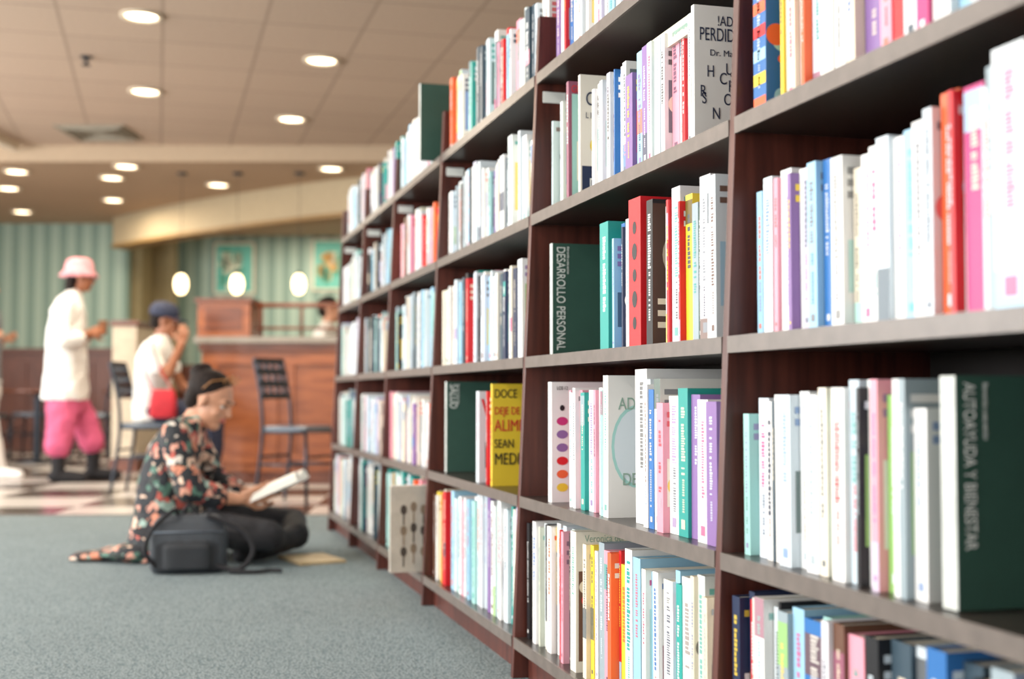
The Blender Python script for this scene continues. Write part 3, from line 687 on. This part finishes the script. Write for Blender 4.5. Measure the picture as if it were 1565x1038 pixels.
# open book
e2=empty('open_book',W(U0+.455,5.5,.288),-PSI)
mb=MB(); mb.M=Matrix.Rotation(math.radians(-24),4,'Y')
n=14
def page(y,sg): return .012+.022*math.sin(min(1,y/.15)*math.pi*.9)
for sg in (-1,1):
    rg=[]
    for i in range(n+1):
        y=.001+.145*i/n; zt=page(y,sg)+.01
        rg.append([(-.105,sg*y,.004+y*.05),(.105,sg*y,.004+y*.05),(.105,sg*y,zt+.004),(-.105,sg*y,zt+.004)])
    mb.rings(rg,0)
    rg=[[(-.11,sg*y,y*.05-.001),(.11,sg*y,y*.05-.001),(.11,sg*y,.003+y*.05),(-.11,sg*y,.003+y*.05)] for y in (.0,.075,.152)]; mb.rings(rg,1)
    for k in range(13):
        xx=.085-.013*k; 
        mb.add([(xx,sg*.03,page(.03,sg)+.0152),(xx,sg*.125,page(.125,sg)+.0152),(xx-.003,sg*.125,page(.125,sg)+.0152),(xx-.003,sg*.03,page(.03,sg)+.0152)],[(0,1,2,3)],2)
mb.build('pages',[M_PAGE,M_WHITEF,mat('print_grey','9a9a98')],parent=e2)
# backpack
e3=empty('backpack',W(U0+.17,5.06,0),-PSI+.2)
B=Body()
B.loft([(0,0,.004,.135,.05),(0,0,.02,.15,.065),(0,0,.15,.15,.062),(.0,.01,.20,.135,.05),(.0,.02,.225,.11,.03)],0,wob=.02,sq=.55)
B.loft([(.0,-.055,.02,.09,.035),(.0,-.058,.11,.09,.033),(.0,-.052,.125,.07,.02)],1,sq=.5)
B.build('bag_body',[mat('faded_charcoal_nylon','343a41',.65),M_DGREY],.006,e3,4)
mb=MB()
mb.tube(smoothpath([(-.12,-.05,.03),(-.16,-.07,.10),(-.13,-.055,.18),(-.06,-.03,.245),(-.04,.0,.23)],8),.009,0,8)
mb.tube(smoothpath([(.11,-.06,.03),(.20,-.09,.02),(.25,-.07,.09),(.20,-.05,.17),(.07,-.03,.225)],8),.010,0,8)
mb.tube(smoothpath([(-.03,.02,.22),(.0,.02,.26),(.04,.02,.22)],8),.007,0,8)
mb.tube(smoothpath([(.16,-.10,.012),(.26,-.12,.012),(.31,-.09,.012),(.36,-.11,.012)],8),.008,0,8)
mb.tube([(-.135,-.062,.165),(.135,-.062,.165)],.0035,1,6)
mb.build('straps',[M_BLACK,M_SEAT],parent=e3,smooth=True)
mb=MB(); mb.box(-.10,.10,-.14,.14,.001,.012); mb.build('magazine',[mat('magazine_tan','b59f78')],W(U0+.60,5.42,0),-PSI+.5)

# ---------------- standing person in pink hat
U1=(110-782.5)*10.3/1950
e=empty('standing_shopper',W(U1,10.3,0),-PSI+.22)
B=Body()
B.loft([(-.05,0,.66,.175,.225),(-.05,0,.72,.18,.23),(-.05,0,.95,.16,.215),(-.045,0,1.2,.15,.21),(-.035,0,1.38,.135,.215),(-.02,0,1.47,.10,.17),(.0,0,1.52,.07,.10),(.01,0,1.54,.05,.06)],JA,wob=.03)
for sg in (-1,1):
    B.chain([(-.03,sg*.19,1.42,.07),(-.05,sg*.25,1.28,.068),(-.04,sg*.265,1.12,.064),(.07,sg*.2,1.15,.055)],JA)
    B.chain([(.05,sg*.21,1.145,.034),(.14,sg*.14,1.19,.026)],SK)
hand(B,(.14,-.14,1.19),(.75,.45,.3),(.1,.9,-.1),-1,SK,.55)
hand(B,(.14,.14,1.19),(.75,-.45,.3),(.1,-.9,-.1),1,SK,.55)
B.loft([(-.04,0,.55,.15,.17),(-.04,0,.75,.155,.185),(-.04,0,.9,.13,.17)],PA)
B.chain([(-.04,-.09,.70,.115),(-.06,-.11,.50,.115),(-.08,-.12,.30,.108)],PA)
B.chain([(-.03,.10,.70,.115),(.08,.12,.50,.11),(.15,.13,.31,.10)],PA)
for x,y in ((-.08,-.12),(.16,.13)):
    B.cap((x,y,.30),(x,y,.07),.06,.052,SH); B.chain([(x-.03,y,.05,.05),(x+.09,y,.05,.05),(x+.19,y,.042,.042)],SH)
B.cap((.0,0,1.48),(.045,0,1.58),.052,.05,SK)
head(B,(.06,0,1.65),(.98,.1,-.12),(.1,0,1),SK,HA,LI,e,'long')
B.build('body',[M_SKIN2,M_HAIR,M_WHITEF,M_PINK,M_LIP,M_BLACK],.007,e,3,.03)
mb=MB(); mb.M=frame((.045,0,1.70),(.98,.1,-.02),(-.06,0,1))
mb.lathe([(.155,-.045),(.157,-.04),(.115,.005),(.108,.06),(.09,.092),(.05,.106),(.001,.108),(.001,.10),(.05,.098),(.085,.086),(.10,.055),(.108,.0),(.150,-.047)],n=32)
mb.build('bucket_hat',[M_PINKHAT],parent=e,smooth=True)
mb=MB(); mb.lathe([(.03,-.06),(.038,.05),(.04,.055),(.001,.058)],c=(.235,0,1.245)); mb.build('paper_cup',[mat('cup_brown','8a5a3c')],parent=e)

# ---------------- shopper at the far left
e=empty('walking_shopper',W((-24-782.5)*10.7/1950,10.7,0),-PSI)
B=Body()
B.loft([(0,0,.78,.13,.18),(0,0,.95,.12,.17),(0,0,1.15,.13,.19),(0,0,1.33,.12,.2),(.01,0,1.43,.08,.13),(.015,0,1.47,.05,.06)],JA)
for sg in (-1,1):
    B.chain([(0,sg*.19,1.38,.055),(.0,sg*.23,1.22,.05)],JA)
    B.chain([(.0,sg*.23,1.24,.042),(-.02,sg*.24,1.08,.038),(.1,sg*.19,1.18,.027)],SK)
hand(B,(.1,-.19,1.18),(.95,.1,.25),(0,.9,.2),-1,SK,.8,.9); hand(B,(.1,.19,1.18),(.95,-.1,.25),(0,-.9,.2),1,SK,.8,.9)
B.loft([(0,0,.66,.12,.17),(0,0,.82,.13,.18)],PA)
B.chain([(0,-.09,.78,.10),(.08,-.1,.45,.085),(.16,-.1,.12,.07)],PA); B.chain([(0,.09,.78,.10),(-.02,.1,.45,.075),(-.12,.1,.14,.058)],PA)
B.chain([(.13,-.1,.045,.045),(.24,-.1,.05,.045),(.35,-.1,.04,.036)],SH); B.chain([(-.14,.1,.045,.042),(-.02,.1,.045,.042),(.08,.1,.04,.034)],SH)
B.cap((.01,0,1.44),(.0,0,1.54),.05,.048,SK)
head(B,(.0,0,1.6),(1,0,-.1),(.1,0,1),SK,HA,LI,e,'short')
B.build('body',[M_SKIN,M_HAIR,mat('grey_shirt','6b6f72',.85),M_WHITEF,M_LIP,M_WHITEF],.008,e,3,.02)

# ---------------- cafe chair
def cafe_chair(u,v,rz,name='cafe_chair',sc=1.0):
    e=empty(name,W(u,v,0),-PSI+rz); mb=MB(); e.scale=(sc,sc,1)
    r=.013
    for sg in (-1,1):
        mb.tube(smoothpath([(-.24,sg*.19,.0),(-.20,sg*.185,.25),(-.18,sg*.18,.47),(-.20,sg*.18,.70),(-.26,sg*.18,.93)],5),r,0,10)
        mb.tube([(.20,sg*.19,.0),(.19,sg*.18,.25),(.18,sg*.175,.47)],r,0,10)
        mb.tube([(-.20,sg*.185,.25),(.19,sg*.18,.25)],.009,0,8); mb.tube([(-.19,sg*.18,.46),(.185,sg*.175,.46)],.011,0,8)
    mb.tube([(.19,-.18,.30),(.19,.18,.30)],.009,0,8); mb.tube([(-.205,-.18,.30),(-.205,.18,.30)],.009,0,8)
    mb.build('frame',[M_METAL],parent=e,smooth=True)
    mb=MB(); rg=[]
    for z,s_ in ((.465,.95),(.47,1.0),(.488,1.0),(.497,.94)):
        pr=[]
        for i in range(32):
            a=2*math.pi*i/32; ca,sa=math.cos(a),math.sin(a)
            pr.append((.205*s_*math.copysign(abs(ca)**.45,ca),.2*s_*math.copysign(abs(sa)**.45,sa),z))
        rg.append(pr)
    mb.rings(rg,0); mb.build('seat',[M_SEAT],parent=e)
    mb=MB()
    def bx(z): return -.20-.06*(z-.70)/.23
    for z in (.69,.77,.85,.92):
        mb.box(bx(z)-.008,bx(z)+.008,-.18,.18,z-.019,z+.019)
    for k in range(4):
        y=-.12+.08*k; mb.prism([(bx(.69)-.006,.69),(bx(.69)+.006,.69),(bx(.92)+.006,.92),(bx(.92)-.006,.92)],y-.019,y+.019)
    mb.build('backrest_lattice',[M_METAL],parent=e)
    return e
cafe_chair((456-782.5)*8.3/1950,8.3,math.radians(-24),sc=.9)
# seated man & chair
U2=(238-782.5)*9.3/1950
cafe_chair(U2-.02,9.3,0)
e=empty('seated_man',W(U2,9.3,0),-PSI)
B=Body()
B.loft([(-.03,0,.51,.13,.17),(-.03,0,.62,.13,.18),(-.02,0,.80,.13,.185),(.0,0,.95,.135,.205),(.01,0,1.04,.11,.2),(.03,0,1.10,.07,.12),(.04,0,1.13,.05,.06)],JA,wob=.02)
for sg in (-1,1):
    B.chain([(0,sg*.09,.585,.088),(.22,sg*.11,.58,.08),(.42,sg*.12,.555,.06)],PA)
    B.chain([(.42,sg*.12,.555,.058),(.42,sg*.12,.32,.05),(.40,sg*.12,.10,.038)],PA)
    B.chain([(.37,sg*.12,.042,.04),(.48,sg*.12,.042,.04),(.58,sg*.12,.036,.032)],SH)
    B.chain([(.01,sg*.19,1.02,.062),(.07,sg*.225,.90,.058)],JA)
B.chain([(.05,-.22,.93,.04),(.15,-.235,.84,.038),(.23,-.17,1.06,.028)],SK); hand(B,(.23,-.17,1.06),(.1,.2,1),(-.3,.9,0),1,SK,.4)
B.chain([(.05,.22,.93,.04),(.13,.24,.76,.038),(.30,.15,.70,.028)],SK); hand(B,(.30,.15,.70),(.9,-.3,-.25),(0,-.2,-1),1,SK,.3)
B.cap((.03,0,1.08),(.055,0,1.18),.055,.05,SK)
head(B,(.07,0,1.235),(.97,.05,-.25),(.22,0,1),SK,HA,LI,e,'short')
B.build('body',[M_SKIN2,M_HAIR,M_WHITEF,M_BLUEF,M_LIP,M_BLACK],.008,e,3,.02)
mb=MB(); mb.M=frame((.055,0,1.275),(.97,.05,-.2),(.2,0,1))
mb.lathe([(.108,-.005),(.11,.02),(.102,.06),(.075,.09),(.03,.103),(.001,.105)],n=28)
mb.rings([[(.06+.11*t,y,.0-.012*t+.006-.3*y*y) for y in (-.075*(1-.25*t),-.04*(1-.2*t),0,.04*(1-.2*t),.075*(1-.25*t))]+[(.06+.11*t,y,-.006-.012*t-.3*y*y) for y in (.075*(1-.25*t),.04*(1-.2*t),0,-.04*(1-.2*t),-.075*(1-.25*t))] for t in (0,.5,1)])
mb.build('baseball_cap',[M_BLUEF],parent=e,smooth=True)
mb=MB(); mb.rings([[(.13+rx*math.copysign(abs(math.cos(a))**.5,math.cos(a)),-.26+ry*math.copysign(abs(math.sin(a))**.5,math.sin(a)),z) for a in [2*math.pi*i/24 for i in range(24)]] for z,rx,ry in ((.535,.07,.03),(.545,.095,.045),(.66,.09,.042),(.72,.08,.03),(.735,.07,.02))],0)
mb.tube(smoothpath([(.06,-.26,.72),(-.01,-.255,.86),(-.01,-.235,1.0),(.01,-.20,1.085)],6),.005,0,8)
mb.tube(smoothpath([(.20,-.26,.72),(.12,-.275,.86),(.06,-.265,1.0),(.03,-.20,1.085)],6),.005,0,8)
mb.build('red_shoulder_bag',[M_REDF],parent=e,smooth=True)

# ---------------- person behind the counter
e=empty('cashier',W((497-782.5)*11.7/1950,11.7,0),-PSI)
B=Body()
B.loft([(0,0,.80,.12,.17),(0,0,1.0,.12,.17),(0,0,1.15,.125,.18),(0,0,1.26,.11,.19),(.01,0,1.33,.07,.12),(.015,0,1.36,.05,.06)],JA)
for sg in (-1,1):
    B.chain([(0,sg*.18,1.27,.055),(.02,sg*.22,1.12,.048)],JA); B.chain([(.02,sg*.22,1.14,.038),(.03,sg*.23,.99,.036),(.22,sg*.16,1.02,.026)],SK)
    B.chain([(0,sg*.09,.80,.10),(0,sg*.1,.45,.075),(-.01,sg*.1,.1,.055)],PA); B.chain([(-.03,sg*.1,.045,.042),(.1,sg*.1,.045,.042),(.19,sg*.1,.038,.034)],SH)
hand(B,(.22,-.16,1.02),(.95,.2,0),(0,0,-1),1,SK,.3); hand(B,(.22,.16,1.02),(.95,-.2,0),(0,0,-1),-1,SK,.3)
B.cap((.01,0,1.33),(.03,0,1.41),.048,.046,SK)
head(B,(.045,0,1.475),(1,0,-.1),(.1,0,1),SK,HA,LI,e,'short')
B.build('body',[M_SKIN,M_HAIR,M_WHITEF,M_BLACK,M_LIP,M_BLACK],.009,e,3)

# ---------------- cafe counter
e=empty('cafe_counter',W(0,0,0),-PSI); mb=MB()
L,R,F,K=-2.42,-.6,9.95,10.75
mb.box(L,R,F,K,.10,1.10,0); mb.box(L+.04,R-.04,F+.05,K-.05,0,.10,1)
mb.box(L-.05,R+.05,F-.06,K+.05,1.10,1.15,2)
mb.box(L-.02,R+.02,F-.025,K,1.04,1.10,1)
for i in range(3):
    a=L+.06+i*.6; 
    for x0,x1,z0,z1 in ((a,a+.54,.93,1.0),(a,a+.54,.16,.24),(a,a+.07,.24,.93),(a+.47,a+.54,.24,.93)): mb.box(x0,x1,F-.02,F,z0,z1,0)
mb.box(L-.03,L+.38,F-.03,F+.5,1.15,1.42,0); mb.box(L-.05,L+.40,F-.05,F+.52,1.42,1.45,1); mb.box(L+.03,L+.32,F-.035,F-.03,1.2,1.38,1)
mb.build('cabinet',[M_COUNTER,M_COUNTERD,M_TOP],parent=e,bevel=.004)
mb=MB()
for i in range(5):
    x=L+.45+i*.32; mb.tube([(x,F+.05,1.15),(x,F+.05,1.40)],.012,0,8)
mb.tube([(L+.40,F+.05,1.40),(R,F+.05,1.40)],.02,0,10); mb.tube([(L+.40,F+.05,1.22),(R,F+.05,1.22)],.012,0,10)
mb.build('guard_rail',[M_COUNTERD],parent=e,smooth=True)
# low partition post
mb=MB(); mb.box(-.11,.11,-.45,.45,0,1.32,0); mb.box(-.13,.13,-.47,.47,1.32,1.37,1); mb.box(-.125,.125,-.465,.465,0,.12,1)
mb.build('low_partition',[M_TRIM,M_COUNTERD],W((212-782.5)*12/1950,12,0),-PSI,bevel=.004)
# far cafe tables & chairs
def cafe_table(u,v):
    mb=MB(); mb.lathe([(.24,0),(.24,.02),(.04,.04),(.035,.70),(.12,.715),(.12,.72)],n=24); mb.lathe([(.36,.72),(.37,.73),(.37,.745),(.36,.75)],m=1,n=32)
    mb.build('cafe_table',[M_METAL,M_COUNTERD],W(u,v,0),-PSI)
cafe_table(-4.9,13.2); cafe_table(-5.9,14.4); cafe_table(-4.3,14.6)
for u,v,r in ((-5.45,13.2,0),(-4.35,13.3,math.pi),(-6.4,14.4,.3),(-5.4,14.45,math.pi),(-4.8,14.6,.2),(-5.6,12.3,.1)): cafe_chair(u,v,r)

# ------------------------------------------------------------ light
def area(name,loc,sx,sy,e,col,rot=(0,0,0)):
    L=bpy.data.lights.new(name,'AREA'); L.shape='RECTANGLE'; L.size=sx; L.size_y=sy; L.energy=e; L.color=col
    o=bpy.data.objects.new(name,L); scn.collection.objects.link(o); o.location=loc; o.rotation_euler=rot; return o
for p in [(-1.5,2.0),(-1.5,5.5)]:
    area('ceiling_fill',(p[0],p[1],2.97),.6,1.2,55,(1,.95,.87))  # unseen area lamps added to brighten the aisle from above
for u,v,z in ((-3.2,9.5,2.97),(-4.5,13.8,2.82),(-2.5,15.8,2.82),(-1.5,8.6,2.97)):
    q=W(u,v,z); area('cafe_ceiling_lamp',q,.6,1.2,60,(1,.86,.66))
w=bpy.data.worlds.new('World'); scn.world=w; w.use_nodes=True
bg=w.node_tree.nodes['Background']; bg.inputs[0].default_value=(1.0,.985,.96,1); bg.inputs[1].default_value=1.35

cam=bpy.data.cameras.new('camera'); co=bpy.data.objects.new('camera',cam); scn.collection.objects.link(co)
co.location=(0,0,.70); co.rotation_euler=(math.radians(92.47),0,-PSI)
cam.sensor_width=36; cam.lens=36*1950/1565; cam.clip_start=.05
cam.dof.use_dof=True; cam.dof.focus_distance=2.5; cam.dof.aperture_fstop=2.5
scn.camera=co
